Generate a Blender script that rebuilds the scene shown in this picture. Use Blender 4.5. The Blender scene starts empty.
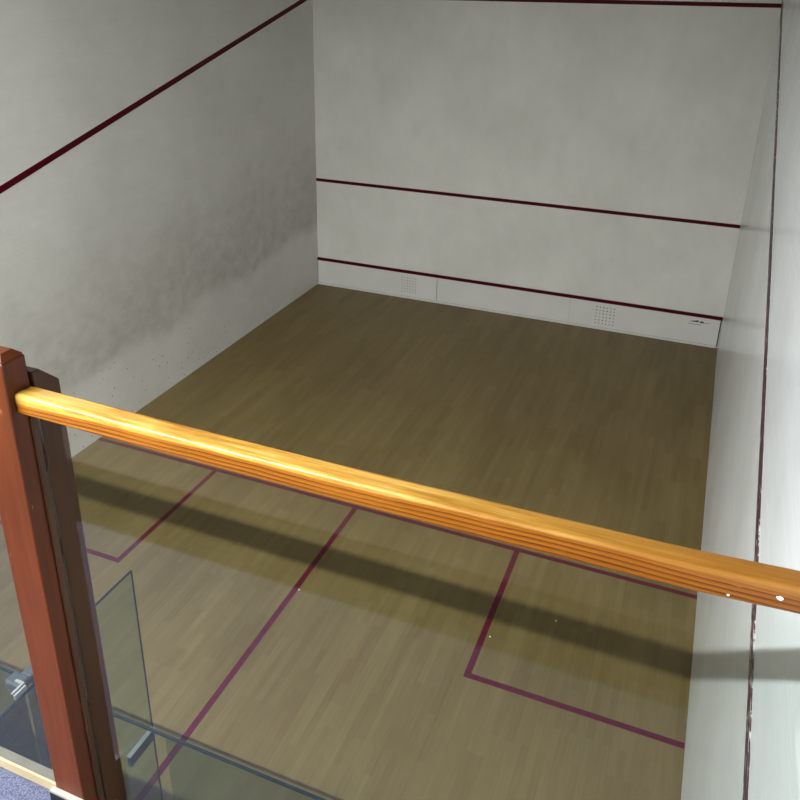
import bpy, bmesh, math, random
from mathutils import Matrix, Vector

random.seed(7)
S = bpy.context.scene
COL = S.collection

# ------------------------------------------------------------------ helpers
def new_mat(name):
    m = bpy.data.materials.new(name)
    m.use_nodes = True
    nt = m.node_tree
    nt.nodes.clear()
    out = nt.nodes.new('ShaderNodeOutputMaterial')
    return m, nt, out

def N(nt, kind, **kw):
    n = nt.nodes.new(kind)
    for k, v in kw.items():
        if k.startswith('_'):
            setattr(n, k[1:], v)
        else:
            n.inputs[k.replace('__', ' ')].default_value = v
    return n

def math_node(nt, op, a, b=None, c=None, clamp=False):
    n = nt.nodes.new('ShaderNodeMath')
    n.operation = op
    n.use_clamp = clamp
    for i, v in enumerate((a, b, c)):
        if v is None:
            continue
        if isinstance(v, (int, float)):
            n.inputs[i].default_value = v
        else:
            nt.links.new(v, n.inputs[i])
    return n.outputs[0]

def mix(nt, fac, a, b, mode='MIX'):
    n = nt.nodes.new('ShaderNodeMix')
    n.data_type = 'RGBA'
    n.blend_type = mode
    n.clamp_factor = True
    for sock, v in ((n.inputs[0], fac), (n.inputs[6], a), (n.inputs[7], b)):
        if isinstance(v, (int, float)):
            sock.default_value = v
        elif isinstance(v, (tuple, list)):
            sock.default_value = (*v[:3], 1)
        else:
            nt.links.new(v, sock)
    return n.outputs[2]

def coords(nt, scale=(1, 1, 1), loc=(0, 0, 0), rot=(0, 0, 0)):
    tc = nt.nodes.new('ShaderNodeTexCoord')
    mp = nt.nodes.new('ShaderNodeMapping')
    mp.inputs['Scale'].default_value = scale
    mp.inputs['Location'].default_value = loc
    mp.inputs['Rotation'].default_value = rot
    nt.links.new(tc.outputs['Object'], mp.inputs['Vector'])
    return mp.outputs['Vector']

def noise(nt, vec, scale, detail=3, rough=.5, out='Fac', dist=0.0):
    n = nt.nodes.new('ShaderNodeTexNoise')
    n.inputs['Scale'].default_value = scale
    n.inputs['Detail'].default_value = detail
    n.inputs['Roughness'].default_value = rough
    n.inputs['Distortion'].default_value = dist
    nt.links.new(vec, n.inputs['Vector'])
    return n.outputs[out]

def ramp(nt, fac, stops):
    n = nt.nodes.new('ShaderNodeValToRGB')
    els = n.color_ramp.elements
    els[0].position, els[0].color = stops[0][0], (*stops[0][1], 1)
    els[1].position, els[1].color = stops[-1][0], (*stops[-1][1], 1)
    for p, c in stops[1:-1]:
        e = els.new(p)
        e.color = (*c, 1)
    nt.links.new(fac, n.inputs[0])
    return n.outputs[0]

def step(nt, v, lo, hi):
    n = nt.nodes.new('ShaderNodeMapRange')
    n.interpolation_type = 'SMOOTHSTEP'
    n.inputs[1].default_value = lo
    n.inputs[2].default_value = hi
    nt.links.new(v, n.inputs[0])
    return n.outputs[0]

def bsdf(nt, out, color, rough=.5, spec=.5, metal=0.0, coat=0.0, coat_rough=.1, bump=None, bump_s=.1, bump_d=.002):
    b = nt.nodes.new('ShaderNodeBsdfPrincipled')
    if isinstance(color, (tuple, list)):
        b.inputs['Base Color'].default_value = (*color[:3], 1)
    else:
        nt.links.new(color, b.inputs['Base Color'])
    if isinstance(rough, (int, float)):
        b.inputs['Roughness'].default_value = rough
    else:
        nt.links.new(rough, b.inputs['Roughness'])
    b.inputs['Specular IOR Level'].default_value = spec
    b.inputs['Metallic'].default_value = metal
    b.inputs['Coat Weight'].default_value = coat
    b.inputs['Coat Roughness'].default_value = coat_rough
    if bump is not None:
        bn = nt.nodes.new('ShaderNodeBump')
        bn.inputs['Strength'].default_value = bump_s
        bn.inputs['Distance'].default_value = bump_d
        nt.links.new(bump, bn.inputs['Height'])
        nt.links.new(bn.outputs[0], b.inputs['Normal'])
    nt.links.new(b.outputs[0], out.inputs[0])
    return b

def simple(name, color, rough=.5, spec=.5, metal=0.0, vary=.12, scale=14):
    m, nt, out = new_mat(name)
    v = coords(nt)
    f = noise(nt, v, scale, 4)
    dark = tuple(c * (1 - vary) for c in color)
    lite = tuple(min(1, c * (1 + vary)) for c in color)
    bsdf(nt, out, ramp(nt, f, [(.3, dark), (.7, lite)]), rough, spec, metal)
    return m

def mesh_obj(name, bm, mat, parent=None, smooth=False):
    bmesh.ops.recalc_face_normals(bm, faces=bm.faces[:])
    me = bpy.data.meshes.new(name)
    bm.to_mesh(me)
    bm.free()
    me.materials.append(mat)
    if smooth:
        for p in me.polygons:
            p.use_smooth = True
    o = bpy.data.objects.new(name, me)
    COL.objects.link(o)
    if parent is not None:
        o.parent = parent
        o.matrix_parent_inverse = Matrix.Translation(-parent_origin(parent))
    return o

def parent_origin(p):
    """world position of a parent: children of things are modelled in world space and sit at the origin"""
    return Vector((0, 0, 0)) if p.parent is not None else p.location.copy()

def add_box(bm, lo, hi, bevel=0.0, seg=2):
    r = bmesh.ops.create_cube(bm, size=1.0)
    vs = r['verts']
    lo, hi = Vector(lo), Vector(hi)
    for v in vs:
        v.co = Vector((lo[i] + (v.co[i] + .5) * (hi[i] - lo[i]) for i in range(3)))
    if bevel > 0:
        es = list({e for v in vs for e in v.link_edges})
        bmesh.ops.bevel(bm, geom=es, offset=bevel, segments=seg, profile=.5, affect='EDGES')
    return bm

def box(name, lo, hi, mat, parent=None, bevel=0.0, seg=2):
    bm = bmesh.new()
    add_box(bm, lo, hi, bevel, seg)
    return mesh_obj(name, bm, mat, parent)

def add_prism(bm, pts, axis, a, b):
    """extrude a 2D outline along an axis ('x': pts are (y,z), 'y': (x,z), 'z': (x,y))"""
    def mk(p, t):
        if axis == 'x':
            return (t, p[0], p[1])
        if axis == 'y':
            return (p[0], t, p[1])
        return (p[0], p[1], t)
    A = [bm.verts.new(mk(p, a)) for p in pts]
    B = [bm.verts.new(mk(p, b)) for p in pts]
    n = len(pts)
    bm.faces.new(A)
    bm.faces.new(B[::-1])
    for i in range(n):
        bm.faces.new((A[i], B[i], B[(i + 1) % n], A[(i + 1) % n]))

def prism(name, pts, axis, a, b, mat, parent=None, bevel=0.0):
    bm = bmesh.new()
    add_prism(bm, pts, axis, a, b)
    if bevel > 0:
        bmesh.ops.bevel(bm, geom=bm.edges[:], offset=bevel, segments=2, profile=.5, affect='EDGES')
    return mesh_obj(name, bm, mat, parent)

def empty(name, loc):
    o = bpy.data.objects.new(name, None)
    o.empty_display_size = .1
    o.location = loc
    COL.objects.link(o)
    return o

def tag(o, label, cat, group=None, kind=None):
    o['label'] = label
    o['category'] = cat
    if group:
        o['group'] = group
    if kind:
        o['kind'] = kind
    return o

# ------------------------------------------------------------------ sizes (metres): a squash court seen from its gallery
W, L, H = 6.4, 9.75, 7.0
GF = 3.005                      # gallery floor
SHORT_Y, BOX_Y, BOX_W = 4.257, 2.684, 1.565
LW = .05                        # width of painted lines
PX0, PX1 = 4.785, 4.867            # the balustrade post
GAL_BACK = -6.0
GAL_CEIL = 5.68
LAMP_W = 380
COURT_FILL_W = 24

# ------------------------------------------------------------------ materials
def make_floor_mat():
    m, nt, out = new_mat('court_floorboards')
    tc = nt.nodes.new('ShaderNodeTexCoord')
    sep = nt.nodes.new('ShaderNodeSeparateXYZ')
    nt.links.new(tc.outputs['Object'], sep.inputs[0])
    cmb = nt.nodes.new('ShaderNodeCombineXYZ')
    nt.links.new(sep.outputs['Y'], cmb.inputs['X'])
    nt.links.new(sep.outputs['X'], cmb.inputs['Y'])
    def brick(width, row, off, mortar):
        b = nt.nodes.new('ShaderNodeTexBrick')
        b.inputs['Color1'].default_value = (0, 0, 0, 1)
        b.inputs['Color2'].default_value = (1, 1, 1, 1)
        b.inputs['Mortar'].default_value = (.5, .5, .5, 1)
        b.inputs['Scale'].default_value = 1
        b.inputs['Mortar Size'].default_value = mortar
        b.inputs['Bias'].default_value = 0
        b.inputs['Brick Width'].default_value = width
        b.inputs['Row Height'].default_value = row
        b.offset = off
        b.offset_frequency = 2
        nt.links.new(cmb.outputs[0], b.inputs['Vector'])
        return b
    b1 = brick(.62, .057, .37, .0005)
    b2 = brick(1.31, .132, .43, 0)
    v = math_node(nt, 'MULTIPLY', b1.outputs['Color'], .5)
    v = math_node(nt, 'MULTIPLY_ADD', b2.outputs['Color'], .5, v)
    col = ramp(nt, v, [(0, (.158, .110, .038)), (.35, (.174, .126, .047)), (.65, (.188, .138, .054)), (1, (.208, .156, .063))])
    g = noise(nt, coords(nt, (60, 2.2, 1)), 1, 5, .6)
    col = mix(nt, .38, col, ramp(nt, g, [(.3, (.72, .7, .66)), (.7, (1.12, 1.12, 1.12))]), 'MULTIPLY')
    big = noise(nt, coords(nt, (1.3, .55, 1)), 1, 3)
    col = mix(nt, .8, col, ramp(nt, big, [(.3, (.84, .83, .8)), (.7, (1.08, 1.08, 1.1))]), 'MULTIPLY')
    seam = math_node(nt, 'MULTIPLY', b1.outputs['Fac'], .2)
    col = mix(nt, seam, col, (.08, .055, .03))
    rg = ramp(nt, g, [(.2, (.42,) * 3), (.8, (.55,) * 3)])
    bsdf(nt, out, col, rg, .3)
    return m

def wall_mat(name, base, rough, spec, stain=0.0, streak=0.0, axis='y', upper=None, line=None, specks=0.0):
    m, nt, out = new_mat(name)
    tc = nt.nodes.new('ShaderNodeTexCoord')
    sep = nt.nodes.new('ShaderNodeSeparateXYZ')
    nt.links.new(tc.outputs['Object'], sep.inputs[0])
    x, y, z = sep.outputs
    col = base
    if upper is not None:
        # a paler, bluer tone above the sloping out line
        zl = math_node(nt, 'MULTIPLY_ADD', y, (4.57 - 2.13) / 9.75, 2.155)
        f = step(nt, math_node(nt, 'SUBTRACT', z, zl), -.004, .004)
        col = mix(nt, f, base, upper)
    sc = (1, .6, 1.6) if axis == 'y' else (.9, 1, .5)
    br = noise(nt, coords(nt, sc), 4.5, 5, .65)
    col = mix(nt, .4, col, ramp(nt, br, [(.25, (.88, .88, .87)), (.75, (1.06, 1.06, 1.06))]), 'MULTIPLY')
    blot = noise(nt, coords(nt), 1.1, 4, .55)
    col = mix(nt, .7, col, ramp(nt, blot, [(.3, (.9, .895, .88)), (.7, (1.05, 1.05, 1.05))]), 'MULTIPLY')
    if streak > 0:
        st = noise(nt, coords(nt, (1, .8, 42) if axis == 'y' else (.8, 1, 42)), 1.5, 4, .7)
        col = mix(nt, streak, col, ramp(nt, st, [(.3, (.82, .83, .84)), (.68, (1.1, 1.1, 1.1))]), 'MULTIPLY')
    if stain > 0:
        # band of grey ball marks, densest where rallies hit the wall
        wob = noise(nt, coords(nt, (1, .7, .8)), 1.2, 4, .6)
        zz = math_node(nt, 'MULTIPLY_ADD', wob, .7, math_node(nt, 'SUBTRACT', z, .35))
        zz = math_node(nt, 'SUBTRACT', zz, math_node(nt, 'MULTIPLY', y, .045))
        lo = step(nt, zz, .42, .74)
        hi = math_node(nt, 'SUBTRACT', 1, step(nt, zz, .7, 2.9))
        band = math_node(nt, 'MULTIPLY', lo, hi)
        mo = noise(nt, coords(nt, (1, 1.0, 1.3)), 4.5, 6, .62)
        mo = step(nt, mo, .2, .85)
        band = math_node(nt, 'MULTIPLY', band, math_node(nt, 'MULTIPLY_ADD', mo, .7, .45), clamp=True)
        col = mix(nt, math_node(nt, 'MULTIPLY', band, stain), col, (.19, .18, .13))
    if specks > 0:
        vo = nt.nodes.new('ShaderNodeTexVoronoi')
        vo.inputs['Scale'].default_value = 15
        nt.links.new(coords(nt, (1, 1, .75)), vo.inputs['Vector'])
        dot = math_node(nt, 'LESS_THAN', vo.outputs['Distance'], .12)
        sp = nt.nodes.new('ShaderNodeSeparateColor')
        nt.links.new(vo.outputs['Color'], sp.inputs[0])
        some = math_node(nt, 'GREATER_THAN', sp.outputs[0], .66)
        low = math_node(nt, 'SUBTRACT', 1, step(nt, z, .5, 1.1))
        near = math_node(nt, 'SUBTRACT', 1, step(nt, y, 5.5, 9.0))
        f = math_node(nt, 'MULTIPLY', math_node(nt, 'MULTIPLY', dot, some), math_node(nt, 'MULTIPLY', low, near))
        col = mix(nt, math_node(nt, 'MULTIPLY', f, specks), col, (.06, .055, .05))
    fine = noise(nt, coords(nt, (1, .3, 1.5) if axis == 'y' else (.3, 1, 1.5)), 40, 4, .6)
    bsdf(nt, out, col, rough, spec, bump=fine, bump_s=.12, bump_d=.003)
    return m

def line_mat(name, color, worn=0.0, rough=.5, spec=.35):
    m, nt, out = new_mat(name)
    f = noise(nt, coords(nt, (6, 6, 6)), 3, 4)
    col = ramp(nt, f, [(.3, tuple(c * .85 for c in color)), (.7, tuple(c * 1.15 for c in color))])
    if worn > 0:
        w1 = noise(nt, coords(nt, (1, 4.2, 20)), 2.2, 6, .72, dist=.4)
        w2 = noise(nt, coords(nt, (1, .8, 1)), 1.0, 2, .5)
        t = math_node(nt, 'MULTIPLY_ADD', w2, .35, w1)
        f2 = step(nt, t, .755, .79)
        col = mix(nt, math_node(nt, 'MULTIPLY', f2, worn), col, (.62, .58, .57))
        tone = noise(nt, coords(nt, (1, 3, 14)), 1.7, 4, .6)
        col = mix(nt, step(nt, tone, .45, .7), col, (.045, .035, .034))
    bsdf(nt, out, col, rough, spec)
    return m

def glass_mat(name, tint=(.965, .985, .975), ior=1.5):
    m, nt, out = new_mat(name)
    fr = nt.nodes.new('ShaderNodeFresnel')
    ge = nt.nodes.new('ShaderNodeNewGeometry')   # both faces of the pane reflect alike
    nt.links.new(math_node(nt, 'MULTIPLY_ADD', ge.outputs['Backfacing'], 1 / ior - ior, ior), fr.inputs['IOR'])
    tr = nt.nodes.new('ShaderNodeBsdfTransparent')
    smudge = noise(nt, coords(nt), 3.0, 3)
    nt.links.new(ramp(nt, smudge, [(.2, tuple(t * .985 for t in tint)), (.8, tint)]), tr.inputs[0])
    gl = nt.nodes.new('ShaderNodeBsdfGlossy')
    gl.inputs['Roughness'].default_value = .015
    mx = nt.nodes.new('ShaderNodeMixShader')
    nt.links.new(fr.outputs[0], mx.inputs[0])
    nt.links.new(tr.outputs[0], mx.inputs[1])
    nt.links.new(gl.outputs[0], mx.inputs[2])
    nt.links.new(mx.outputs[0], out.inputs[0])
    return m

def rail_mat():
    m, nt, out = new_mat('varnished_pine')
    v0 = coords(nt)
    sep = nt.nodes.new('ShaderNodeSeparateXYZ')
    nt.links.new(v0, sep.inputs[0])
    x, y, z = sep.outputs
    # growth rings about a pith that lies below and behind the rail
    wob = noise(nt, coords(nt, (2.4, 9, 9)), 1.0, 4, .55)
    dy = math_node(nt, 'MULTIPLY_ADD', wob, .006, y)
    dz = math_node(nt, 'ADD', math_node(nt, 'MULTIPLY_ADD', x, -.0085, z), .072)
    dz = math_node(nt, 'MULTIPLY_ADD', wob, .018, math_node(nt, 'SUBTRACT', dz, .006))
    r = math_node(nt, 'SQRT', math_node(nt, 'ADD', math_node(nt, 'MULTIPLY', dy, dy), math_node(nt, 'MULTIPLY', dz, dz)))
    ph = math_node(nt, 'FRACT', math_node(nt, 'MULTIPLY', r, 128))
    ring = ramp(nt, ph, [(0, (.200, .072, .0036)), (.45, (.180, .060, .003)), (.72, (.115, .031, .0016)), (.86, (.036, .007, .0006)), (1, (.200, .072, .0036))])
    pale = ramp(nt, noise(nt, coords(nt, (5, 70, 70)), 1.3, 5, .65), [(.34, (.20, .085, .0095)), (.5, (.33, .185, .032)), (.66, (.42, .27, .070))])
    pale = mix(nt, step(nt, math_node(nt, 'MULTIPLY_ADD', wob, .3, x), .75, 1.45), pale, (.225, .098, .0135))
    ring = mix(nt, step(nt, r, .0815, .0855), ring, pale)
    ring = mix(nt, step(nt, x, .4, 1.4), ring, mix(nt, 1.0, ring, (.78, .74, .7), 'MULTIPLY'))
    fib = noise(nt, coords(nt, (5, 240, 240)), 1, 4, .6)
    col = mix(nt, .7, ring, ramp(nt, fib, [(.3, (.72, .66, .55)), (.7, (1.18, 1.18, 1.2))]), 'MULTIPLY')
    blot = noise(nt, coords(nt, (4, 16, 16)), 1.2, 4, .6)
    col = mix(nt, math_node(nt, 'MULTIPLY', step(nt, blot, .5, .8), .4), col, (.24, .088, .010))
    scuff = noise(nt, coords(nt, (9, 55, 55)), 1.4, 5, .7)
    col = mix(nt, math_node(nt, 'MULTIPLY', step(nt, scuff, .66, .74), .4), col, (.38, .23, .08))
    rg = ramp(nt, fib, [(.3, (.28,) * 3), (.7, (.42,) * 3)])
    bsdf(nt, out, col, rg, .3, coat=.10, coat_rough=.2, bump=fib, bump_s=.35, bump_d=.0015)
    return m

def post_mat(name, base, worn=.5):
    m, nt, out = new_mat(name)
    fib = noise(nt, coords(nt, (60, 60, 3)), 1, 4, .6)
    col = ramp(nt, fib, [(.25, tuple(c * .72 for c in base)), (.75, tuple(c * 1.2 for c in base))])
    big = noise(nt, coords(nt, (4, 4, 1.6)), 1.5, 3)
    col = mix(nt, .7, col, ramp(nt, big, [(.3, (.75, .72, .7)), (.7, (1.15, 1.15, 1.15))]), 'MULTIPLY')
    sc = noise(nt, coords(nt, (26, 26, 7)), 1.4, 6, .7)
    col = mix(nt, math_node(nt, 'MULTIPLY', step(nt, sc, .64, .70), worn), col, (.30, .13, .055))
    bsdf(nt, out, col, .42, .14, coat=.03, coat_rough=.2, bump=fib, bump_s=.08, bump_d=.001)
    return m

def carpet_mat(name, c0, c1, scale=260):
    m, nt, out = new_mat(name)
    v = coords(nt)
    n1 = noise(nt, v, scale, 3, .7)
    bsdf(nt, out, ramp(nt, n1, [(.34, c0), (.66, c1)]), .95, .1, bump=n1, bump_s=.6, bump_d=.006)
    return m

M_FLOOR = make_floor_mat()
M_LEFT = wall_mat('left_plaster', (.735, .722, .69), .5, .3, stain=.42, streak=.15, axis='y', specks=.8)
M_RIGHT = wall_mat('right_plaster', (.79, .815, .84), .24, .45, streak=.3, axis='y', upper=(.85, .89, .94))
M_FRONT = wall_mat('front_plaster', (.79, .782, .745), .5, .3, axis='x')
M_TIN = simple('white_sheet_metal', (.74, .735, .715), .45, .4, vary=.03, scale=3)
M_DARK = simple('dark_gap', (.05, .05, .048), .8, .2)
M_WLINE = line_mat('wall_line_red', (.075, .0012, .006), spec=.1)
M_WORN = line_mat('worn_line_maroon', (.075, .026, .034), worn=.9)
M_FLINE = line_mat('floor_line_red', (.100, .008, .022), rough=.45, spec=.25)
M_GLASS = glass_mat('clear_glass')
M_GREEN = glass_mat('greenish_glass', (.85, .92, .875))
M_GEDGE = simple('glass_edge_green', (.008, .014, .012), .3, .15)
M_RAIL = rail_mat()
M_POST = post_mat('red_brown_varnish', (.060, .0138, .0036))
M_BEAD = post_mat('brown_bead', (.048, .020, .008), .3)
M_BACK = post_mat('dark_brown_varnish', (.050, .019, .0070), .25)
M_CARPET = carpet_mat('blue_carpet', (.015, .0175, .036), (.088, .094, .142))
M_DCARPET = carpet_mat('dark_carpet', (.05, .052, .056), (.085, .088, .095), 120)
M_KERB = simple('cream_painted_wood', (.46, .33, .19), .4, .3, vary=.1, scale=9)
M_CHANNEL = simple('grey_beige_metal', (.12, .105, .082), .5, .3, vary=.08)
M_SHOEEDGE = simple('worn_metal_edge', (.17, .155, .145), .6, .2)
M_SHOE = simple('black_metal', (.006, .0065, .010), .45, .2)
M_STEEL = simple('brushed_steel', (.42, .43, .44), .4, .5, .6, vary=.06)
M_GUN = simple('grey_metal', (.045, .052, .06), .5, .3)
M_WHITE = simple('gallery_white', (.62, .62, .6), .7, .3, vary=.03, scale=2)
M_CEIL = simple('ceiling_grey', (.42, .42, .41), .8, .2, vary=.03, scale=2)
M_STEP = simple('dark_step_boards', (.035, .022, .016), .6, .3)
M_CHIP = simple('white_paint', (.85, .84, .8), .6, .3, vary=.03)
M_INK = simple('grey_ink', (.10, .11, .15), .7, .2)

# ------------------------------------------------------------------ the room
def struct(o, label, cat):
    return tag(o, label, cat, kind='structure')

fl = struct(box('floor', (0, -.03, -.08), (W, L, 0), M_FLOOR), 'olive brown boarded court floor with maroon lines', 'floor')
T = .0012
def floor_line(name, lo, hi):
    return box(name, (lo[0], lo[1], 0), (hi[0], hi[1], T), M_FLINE, fl)
h = LW / 2
floor_line('short_line', (0, SHORT_Y - h), (W, SHORT_Y + h))
floor_line('half_court_line', (W / 2 - h, 0.0), (W / 2 + h, SHORT_Y - h))
def service_box(side):
    bm = bmesh.new()
    if side < 0:
        add_box(bm, (0, BOX_Y - h, 0), (BOX_W + h, BOX_Y + h, T))
        add_box(bm, (BOX_W - h, BOX_Y + h, 0), (BOX_W + h, SHORT_Y - h, T))
    else:
        add_box(bm, (W - BOX_W - h, BOX_Y - h, 0), (W - .005, BOX_Y + h, T))
        add_box(bm, (W - BOX_W - h, BOX_Y + h, 0), (W - BOX_W + h, SHORT_Y - h, T))
    return mesh_obj('service_box_line', bm, M_FLINE, fl)
service_box(-1)
service_box(1)

wl = struct(box('wall_left', (-.2, GAL_BACK, -.08), (0, L, H), M_LEFT), 'grey left court wall with smudged ball marks', 'wall')
wr = struct(box('wall_right', (W, GAL_BACK, -.08), (W + .2, L, H), M_RIGHT), 'glossy white right court wall beside the rail', 'wall')
wf = struct(box('wall_front', (-.2, L, -.08), (W + .2, L + .2, H), M_FRONT), 'far front wall of the court with two red lines', 'wall')

def side_line(name, xa, xb, mat, parent, jag=False):
    slope = (4.57 - 2.13) / 9.75
    bm = bmesh.new()
    n = 260 if jag else 1
    lower, upper = [], []
    for i in range(n + 1):
        y = L - i * (L + .02) / n
        z = 2.13 + slope * y
        e = 0.0
        if jag:
            e = .004 * math.sin(i * 1.7) * random.random() + random.choice((0, 0, 0, -.006, .003, -.003))
        lower.append((y, z))
        upper.append((y, z + (.098 if jag else .066) + e))
    def ring(pts, x):
        return [bm.verts.new((x, p[0], p[1])) for p in pts]
    la, ua, lb, ub = ring(lower, xa), ring(upper, xa), ring(lower, xb), ring(upper, xb)
    for i in range(n):
        bm.faces.new((la[i], la[i + 1], ua[i + 1], ua[i]))
        bm.faces.new((lb[i], ub[i], ub[i + 1], lb[i + 1]))
        bm.faces.new((ua[i], ua[i + 1], ub[i + 1], ub[i]))
        bm.faces.new((la[i], lb[i], lb[i + 1], la[i + 1]))
    bm.faces.new((la[0], ua[0], ub[0], lb[0]))
    bm.faces.new((la[n], lb[n], ub[n], ua[n]))
    return mesh_obj(name, bm, mat, parent)
side_line('out_line', 0, .003, M_WLINE, wl)
o = side_line('out_line', W - .004, W, M_WORN, wr, jag=True)
o['label'] = 'worn maroon line with chipped paint'
box('out_line', (0, L - .003, 4.57), (W, L, 4.62), M_WLINE, wf)
box('service_line', (0, L - .003, 1.78), (W, L, 1.83), M_WLINE, wf)

# tin board along the foot of the front wall
tin = tag(empty('tin_board', (W / 2, L - .012, 0)), 'white tin board with red top strip along the foot of the front wall', 'tin board')
seams = [.006, 2.138, 4.26, W - .02]
gaps = [.003, .0035, .0012, .003]
for i in range(3):
    box('tin_panel', (seams[i] + gaps[i], L - .018, .035), (seams[i + 1] - gaps[i + 1], L, .43), M_TIN, tin, .001, 1)
box('seam_backing', (.004, L - .009, .02), (W - .008, L - .001, .432), M_DARK, tin)
box('top_strip', (0.001, L - .022, .43), (W - .001, L, .48), M_WLINE, tin, .003, 1)
box('bottom_strip', (.006, L - .028, .0005), (W - .03, L - .006, .030), M_TIN, tin, .002, 1)
def vent(xc, zc, w, hgt):
    m, nt, out = new_mat('perforated_sheet')
    tc = nt.nodes.new('ShaderNodeTexCoord')
    sep = nt.nodes.new('ShaderNodeSeparateXYZ')
    nt.links.new(tc.outputs['Object'], sep.inputs[0])
    u = math_node(nt, 'MULTIPLY', math_node(nt, 'SUBTRACT', sep.outputs['X'], xc - w / 2), 6 / w)
    v = math_node(nt, 'MULTIPLY', math_node(nt, 'SUBTRACT', sep.outputs['Z'], zc - hgt / 2), 6 / hgt)
    fu = math_node(nt, 'SUBTRACT', math_node(nt, 'FRACT', u), .5)
    fv = math_node(nt, 'SUBTRACT', math_node(nt, 'FRACT', v), .5)
    d = math_node(nt, 'SQRT', math_node(nt, 'ADD', math_node(nt, 'MULTIPLY', fu, fu), math_node(nt, 'MULTIPLY', fv, fv)))
    dot = math_node(nt, 'SUBTRACT', 1, step(nt, d, .17, .21))
    cell = nt.nodes.new('ShaderNodeCombineXYZ')
    nt.links.new(math_node(nt, 'FLOOR', u), cell.inputs[0])
    nt.links.new(math_node(nt, 'FLOOR', v), cell.inputs[1])
    wn = nt.nodes.new('ShaderNodeTexWhiteNoise')
    nt.links.new(cell.outputs[0], wn.inputs['Vector'])
    clog = math_node(nt, 'MULTIPLY_ADD', wn.outputs['Value'], .5, .5)   # some holes are clogged with paint
    bsdf(nt, out, mix(nt, math_node(nt, 'MULTIPLY', dot, clog), (.74, .735, .715), (.07, .065, .06)), .45, .4)
    return box('vent_plate', (xc - w / 2, L - .0192, zc - hgt / 2), (xc + w / 2, L - .0175, zc + hgt / 2), m, tin)
vent(1.655, .235, .28, .29)
vent(4.79, .228, .31, .31)
# maker's mark near the right end: a low swoosh over a rule
bm = bmesh.new()
yy = L - .0195
def blade(pts):
    add_prism(bm, pts, 'y', yy - .001, yy + .002)
blade([(5.965, .352), (6.03, .372), (6.06, .372), (6.10, .366), (6.09, .350), (6.03, .352)])
blade([(6.10, .350), (6.125, .378), (6.155, .372), (6.175, .352), (6.14, .346)])
blade([(6.05, .374), (6.075, .384), (6.10, .374), (6.075, .370)])
blade([(6.18, .352), (6.235, .368), (6.238, .364), (6.185, .347)])
blade([(5.955, .322), (6.13, .318), (6.13, .312), (5.955, .317)])
mesh_obj('maker_mark', bm, M_INK, tin)

# ceilings, gallery shell
struct(box('ceiling', (-.2, GAL_BACK, H), (W + .2, L + .2, H + .15), M_CEIL), 'grey ceiling over court and gallery', 'ceiling')
struct(box('ceiling_gallery', (-.2, GAL_BACK, GAL_CEIL), (W + .2, -.55, GAL_CEIL + .2), M_CEIL), 'low ceiling over the gallery', 'ceiling')
struct(box('wall_back', (-.2, GAL_BACK - .2, -.08), (W + .2, GAL_BACK, H), M_WHITE), 'white rear wall of the gallery', 'wall')
struct(box('floor_corridor', (0, GAL_BACK, -.08), (W, -.03, 0), M_DCARPET), 'dark carpeted corridor floor below the gallery', 'floor')
struct(box('floor_gallery', (0, GAL_BACK, GF - .02), (W, -.839, GF), M_CARPET), 'speckled blue carpet of the viewing gallery', 'floor')
struct(box('trim_slab', (0, GAL_BACK, 2.74), (W, -.839, GF - .02), M_WHITE), 'slab carrying the gallery floor', 'slab')
struct(box('added_step', (0, GAL_BACK, GF), (W, -1.77, GF + .22), M_STEP), 'added dark step that ends the carpet reflection', 'step')  # unseen step added so the carpet's reflection in the glass ends in dark

# cream kerb along the gallery edge, just outside the glass (stops either side of the post)
def kerb(a, b, n, label):
    bm = bmesh.new()
    add_prism(bm, [(-.8385, 2.74), (-.8385, GF + .028), (-.8365, GF + .030), (-.812, GF + .030), (-.810, 2.74)], 'x', a, b)
    o = struct(mesh_obj(n, bm, M_KERB), label, 'trim')
    bm = bmesh.new()
    add_prism(bm, [(-.834, GF + .0302), (-.834, GF + .033), (-.813, GF + .033), (-.812, GF + .0302)], 'x', a, b)
    mesh_obj('cap_strip', bm, M_CHANNEL, o)['label'] = 'grey beige strip along the top'
kerb(0, PX0 - .0055, 'trim_1', 'cream wooden kerb along the carpet edge left of the post')
kerb(PX1 + .0015, W, 'trim_2', 'cream wooden kerb outside the glass right of the post')

# ------------------------------------------------------------------ wooden post of the gallery balustrade
post = tag(empty('wooden_post', (4.826, -.87, GF)), 'reddish brown varnished wooden post carrying the handrail', 'post')
def capped_post(name, x0, x1, y0, y1, z0, z1, inset, rise, mat):
    bm = bmesh.new()
    lean = 0.0
    def ring(dx, dy, z):
        return [bm.verts.new(p) for p in ((x0 + dx, y0 + dy, z), (x1 - dx, y0 + dy, z), (x1 - dx, y1 - dy, z), (x0 + dx, y1 - dy, z))]
    rs = [ring(0, 0, z0), ring(0, 0, z1), ring(.003, .003, z1 + .003), ring(.003, .003, z1 + .006), ring(inset, inset, z1 + rise), ]
    for a, b in zip(rs, rs[1:]):
        for i in range(4):
            bm.faces.new((a[i], a[(i + 1) % 4], b[(i + 1) % 4], b[i]))
    bm.faces.new(rs[0][::-1])
    bm.faces.new(rs[-1])
    es = [e for e in bm.edges if abs(e.verts[0].co.z - e.verts[1].co.z) > .5]
    bmesh.ops.bevel(bm, geom=es, offset=.003, segments=2, profile=.5, affect='EDGES')
    return mesh_obj(name, bm, mat, post)
capped_post('front_post', PX0, PX1, -.900, -.8465, GF + .001, 4.236, .014, .016, M_POST)
o = prism('rear_post', [(-.8385, 2.76), (-.8385, 4.196), (-.822, 4.197), (-.778, 4.156), (-.776, 2.76)], 'x', PX0 - .005, PX1 + .001, M_BACK, post, .0025)
o['label'] = 'darker rear half with a sloped top'
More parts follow.
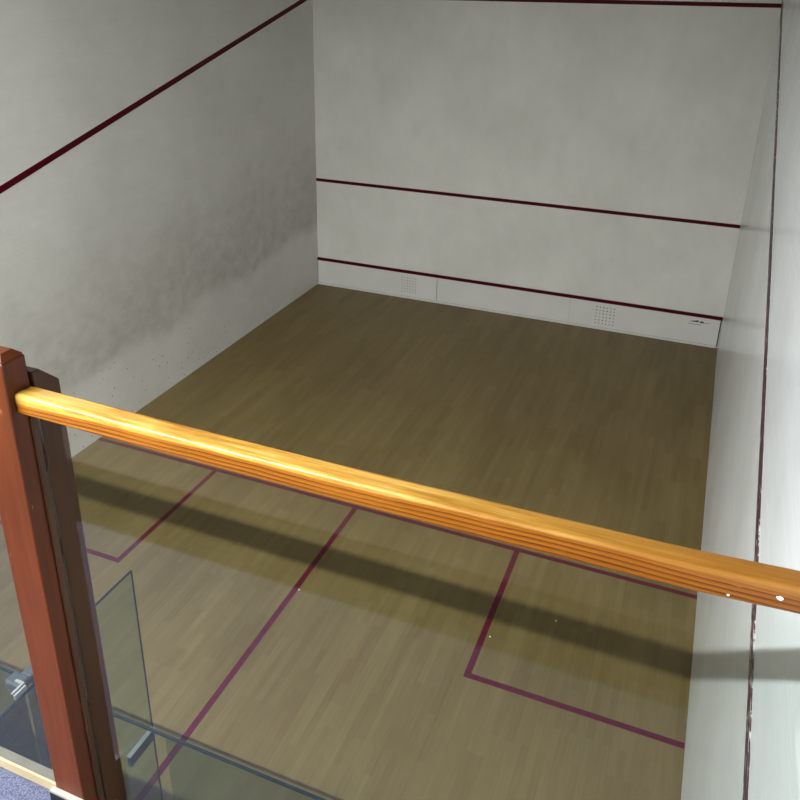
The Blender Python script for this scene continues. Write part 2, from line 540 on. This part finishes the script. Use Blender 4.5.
box('glazing_bead', (PX1, -.863, GF + .001), (PX1 + .005, -.8465, 4.118), M_BEAD, post, .002, 1)
sh = box('post_shoe', (PX0 - .008, -.914, GF + .0005), (PX1 + .004, -.899, 3.138), M_SHOE, post, .003, 2)
box('shoe_edge', (PX0 - .006, -.913, 3.1375), (PX1 + .002, -.9005, 3.143), M_SHOEEDGE, sh)

# ------------------------------------------------------------------ handrail
def bow(x):
    # an old rail: it sags a few millimetres between the post and the wall and lifts at the wall
    if x < 4.8:
        return 0.0
    t = (x - 4.87) / 1.53
    return -.0055 * math.sin(math.pi * min(1, t * 1.25)) + .014 * max(0, t - .72) / .28 * min(1, max(0, t - .72) / .1)

def handrail(xa, xb, loc, label):
    root = empty('handrail', loc)
    tag(root, label, 'handrail')
    y0, y1, z0, z1 = -.8860, -.8460, 4.1355, 4.1755
    prof = []
    rad = [(y1, z1, .005, 0), (y0, z1, .006, 90), (y0, z0, .005, 180), (y1, z0, .005, 270)]
    for cy, cz, r, a0 in rad:
        sy = -1 if cy == y1 else 1
        sz = -1 if cz == z1 else 1
        for k in range(6):
            a = math.radians(a0 + k * 18)
            prof.append((cy + sy * r + r * math.cos(a), cz + sz * r + r * math.sin(a)))
    bm = bmesh.new()
    n = 40
    rings = []
    for i in range(n + 1):
        x = xa + (xb - xa) * i / n
        rings.append([bm.verts.new((x, p[0], p[1] + bow(x))) for p in prof])
    m_ = len(prof)
    for a, b in zip(rings, rings[1:]):
        for j in range(m_):
            bm.faces.new((a[j], a[(j + 1) % m_], b[(j + 1) % m_], b[j]))
    bm.faces.new(rings[0][::-1])
    bm.faces.new(rings[-1])
    for v in bm.verts:
        v.co -= Vector(loc)
    bmesh.ops.recalc_face_normals(bm, faces=bm.faces[:])
    me = bpy.data.meshes.new('rail_bar')
    bm.to_mesh(me)
    bm.free()
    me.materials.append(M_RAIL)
    for p in me.polygons:
        p.use_smooth = abs(p.normal.x) < .5
    bar = bpy.data.objects.new('rail_bar', me)
    COL.objects.link(bar)
    bar.parent = root
    return root
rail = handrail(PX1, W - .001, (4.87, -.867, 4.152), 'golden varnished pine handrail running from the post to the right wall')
handrail(.001, PX0, (.0, -.867, 4.152), 'pine handrail left of the post, running to the left wall')
for cx, cz, r in ((6.122, 4.1605, .0036), (6.064, 4.1452, .0014)):
    bm = bmesh.new()
    pts = [(cx + r * k * math.cos(a), cz + r * .8 * k * math.sin(a)) for a, k in ((0.1, 1.1), (1.0, .9), (1.9, .7), (3.0, 1.2), (4.1, .8), (5.2, 1.1))]
    add_prism(bm, pts, 'y', -.8878, -.886)
    mesh_obj('paint_chip', bm, M_CHIP, rail)['label'] = 'fleck of white paint'

# ------------------------------------------------------------------ balustrade glass
def pane(name, lo, hi, mat, parent=None, edge=None):
    o = box(name, lo, hi, mat, parent)
    return o
for xa, xb, lab in ((PX1 + .0055, W - .002, 'clear glass balustrade pane below the pine handrail'),
                    (.004, PX0 - .001, 'clear glass balustrade pane left of the wooden post')):
    gp = tag(pane('glass_panel', (xa - .004 if xa > 4 else xa, -.8455, GF + .001), (xb, -.8395, 4.160), M_GLASS), lab, 'glass panel')

# ------------------------------------------------------------------ glass back wall of the court, below the gallery
GY = -.03
DX0, DX1 = 3.60, 4.33
gw = struct(empty('wall_glass', (W / 2, GY, 0)), 'glass back wall of the court below the gallery', 'glass wall')
box('glass_pane', (.003, GY - .006, .003), (DX0 - .012, GY + .006, 2.124), M_GREEN, gw)
box('glass_pane', (DX1 + .004, GY - .006, .003), (W - .003, GY + .006, 2.124), M_GREEN, gw)
o = box('top_edge', (.003, GY - .0055, 2.124), (W - .003, GY + .0055, 2.132), M_GEDGE, gw)
o['label'] = 'dark polished top edge'
# fin bracing the wall on the corridor side
fin = box('glass_fin', (3.669, GY - .65, .003), (3.681, GY - .0075, 2.122), M_GREEN, gw)
box('fin_edge', (3.669, GY - .65, 2.122), (3.681, GY - .0075, 2.127), M_GEDGE, fin)
box('fin_end', (3.669, GY - .655, .003), (3.681, GY - .65, 2.127), M_GEDGE, fin)

# glass door standing open into the court
door = struct(empty('door_1', (3.593, .0, 0)), 'glass court door standing open at right angles', 'glass door')
dx = 3.593
DY0, DY1, DZ0, DZ1 = -.012, .686, .012, 2.122
box('door_pane', (dx - .005, DY0, DZ0), (dx + .005, DY1, DZ1), M_GREEN, door)
box('door_top_edge', (dx - .005, DY0, DZ1), (dx + .005, DY1, DZ1 + .005), M_GEDGE, door)
box('door_end_edge', (dx - .005, DY1, DZ0), (dx + .005, DY1 + .0015, DZ1 + .005), M_GEDGE, door)
hd = empty('door_handle', (0, 0, 0))
hd.parent = door
hd.matrix_parent_inverse = Matrix.Translation(-door.location)
bm = bmesh.new()
add_box(bm, (dx + .0055, .470, 1.005), (dx + .028, .668, 1.075), .003, 2)
mesh_obj('handle_block', bm, M_GUN, hd)
box('handle_highlight', (dx + .0052, .468, 1.0755), (dx + .029, .670, 1.079), M_STEEL, hd)  # pale strip puts the highlight on the handle's top into the colour
# hinge block where door, fin and wall meet
hg = empty('door_hinge', (0, 0, 0))
hg.parent = door
hg.matrix_parent_inverse = Matrix.Translation(-door.location)
bm = bmesh.new()
add_box(bm, (3.590, -.110, 2.134), (3.672, -.045, 2.180), .012, 3)
add_box(bm, (3.62, -.046, 2.134), (3.672, .02, 2.174), .006, 2)
mesh_obj('hinge_block', bm, M_GUN, hg)
bm = bmesh.new()  # bright L and bar model the highlight on the hinge block
add_prism(bm, [(3.640, -.085), (3.684, -.085), (3.684, -.150), (3.674, -.150), (3.674, -.097), (3.640, -.097)], 'z', 2.1805, 2.187)
add_prism(bm, [(3.692, -.095), (3.701, -.095), (3.701, -.155), (3.692, -.155)], 'z', 2.165, 2.187)
mesh_obj('hinge_highlight', bm, M_STEEL, hg)['label'] = 'bright strips shaped as the hinge highlight'

# ------------------------------------------------------------------ flakes on the floor
for (fx, fy), lab in zip(((3.2353, 2.9916), (5.3426, 3.5043), (4.8907, 3.1209)),
                         ('tiny white flake on the floor beside the half court line',
                          'tiny white flake on the floor in the middle of the right service box',
                          'tiny white flake on the floor by the inner line of the right service box')):
    bm = bmesh.new()
    add_prism(bm, [(fx + .009 * k * math.cos(a), fy + .009 * k * math.sin(a)) for a, k in ((0, 1), (1.2, .7), (2.1, 1.1), (3.3, .8), (4.6, 1))], 'z', T, T + .003)
    tag(mesh_obj('paint_flake', bm, M_CHIP), lab, 'flake')

# ------------------------------------------------------------------ gallery lamps: a row of tubes on the ceiling behind the photographer
LY, LZ = -2.335, 5.57
for i in range(3):
    x = 1.05 + i * 1.5
    f = empty('ceiling_light', (x, LY, LZ))
    tag(f, 'long white tube lamp on the gallery ceiling', 'ceiling light', 'tube lamps over the gallery')
    bm = bmesh.new()
    add_prism(bm, [(LY - .06, LZ + .05), (LY - .045, LZ + .01), (LY + .045, LZ + .01), (LY + .06, LZ + .05), (LY + .05, GAL_CEIL), (LY - .05, GAL_CEIL)], 'x', x - .72, x + .72)
    mesh_obj('lamp_housing', bm, M_WHITE, f)
    ld = bpy.data.lights.new('tube_glow', 'AREA')
    ld.shape = 'RECTANGLE'
    ld.size, ld.size_y = 1.42, .028
    ld.energy = LAMP_W
    ld.color = (.975, .995, .975)
    lo = bpy.data.objects.new('tube_glow', ld)
    lo.location = (x, LY, LZ)
    COL.objects.link(lo)
    lo.parent = f
    lo.matrix_parent_inverse = Matrix.Translation(-f.location)

# fill lamp added over the court to lift the left wall and soften shadows
f = tag(empty('ceiling_light', (1.7, 2.2, 6.55)), 'added fill lamp hung high over the court', 'ceiling light')
bm = bmesh.new()
add_prism(bm, [(1.62, 6.60), (1.65, 6.56), (1.75, 6.56), (1.78, 6.60), (1.75, 6.64), (1.65, 6.64)], 'y', 1.5, 2.9)
mesh_obj('lamp_housing', bm, M_WHITE, f)
for yy_ in (1.8, 2.6):
    box('fill_lamp_hanger', (1.69, yy_ - .01, 6.64), (1.71, yy_ + .01, H), M_STEEL, f)
ld = bpy.data.lights.new('tube_glow', 'AREA')
ld.shape = 'RECTANGLE'
ld.size, ld.size_y = .12, 1.38
ld.energy = COURT_FILL_W
ld.color = (.97, 1.0, .97)
lo = bpy.data.objects.new('tube_glow', ld)
lo.location = (1.7, 2.2, 6.55)
COL.objects.link(lo)
lo.parent = f
lo.matrix_parent_inverse = Matrix.Translation(-f.location)

w = bpy.data.worlds.new('World')
S.world = w
w.use_nodes = True
w.node_tree.nodes['Background'].inputs[0].default_value = (.5, .52, .55, 1)
w.node_tree.nodes['Background'].inputs[1].default_value = .02

# ------------------------------------------------------------------ camera
cd = bpy.data.cameras.new('camera')
cam = bpy.data.objects.new('camera', cd)
COL.objects.link(cam)
right = Vector((0.9234, 0.3836, 0.0117)).normalized()
fwd = Vector((-0.3499, 0.8540, -0.3851)).normalized()
down = fwd.cross(right).normalized()
right = down.cross(fwd).normalized()
rot = Matrix((right, -down, -fwd)).transposed()
cam.matrix_world = Matrix.Translation((5.9620, -1.8148, 4.8736)) @ rot.to_4x4()
cd.sensor_fit = 'HORIZONTAL'
cd.sensor_width = 36
cd.lens = 807.84 / 800 * 36
cd.shift_x = (400 - 384.177) / 800
cd.shift_y = (313.021 - 400) / 800
cd.clip_start = .02
S.camera = cam

S.view_settings.view_transform = 'Standard'
S.view_settings.look = 'None'
S.view_settings.gamma = 1
S.view_settings.use_curve_mapping = False
S.view_settings.exposure = 0.0
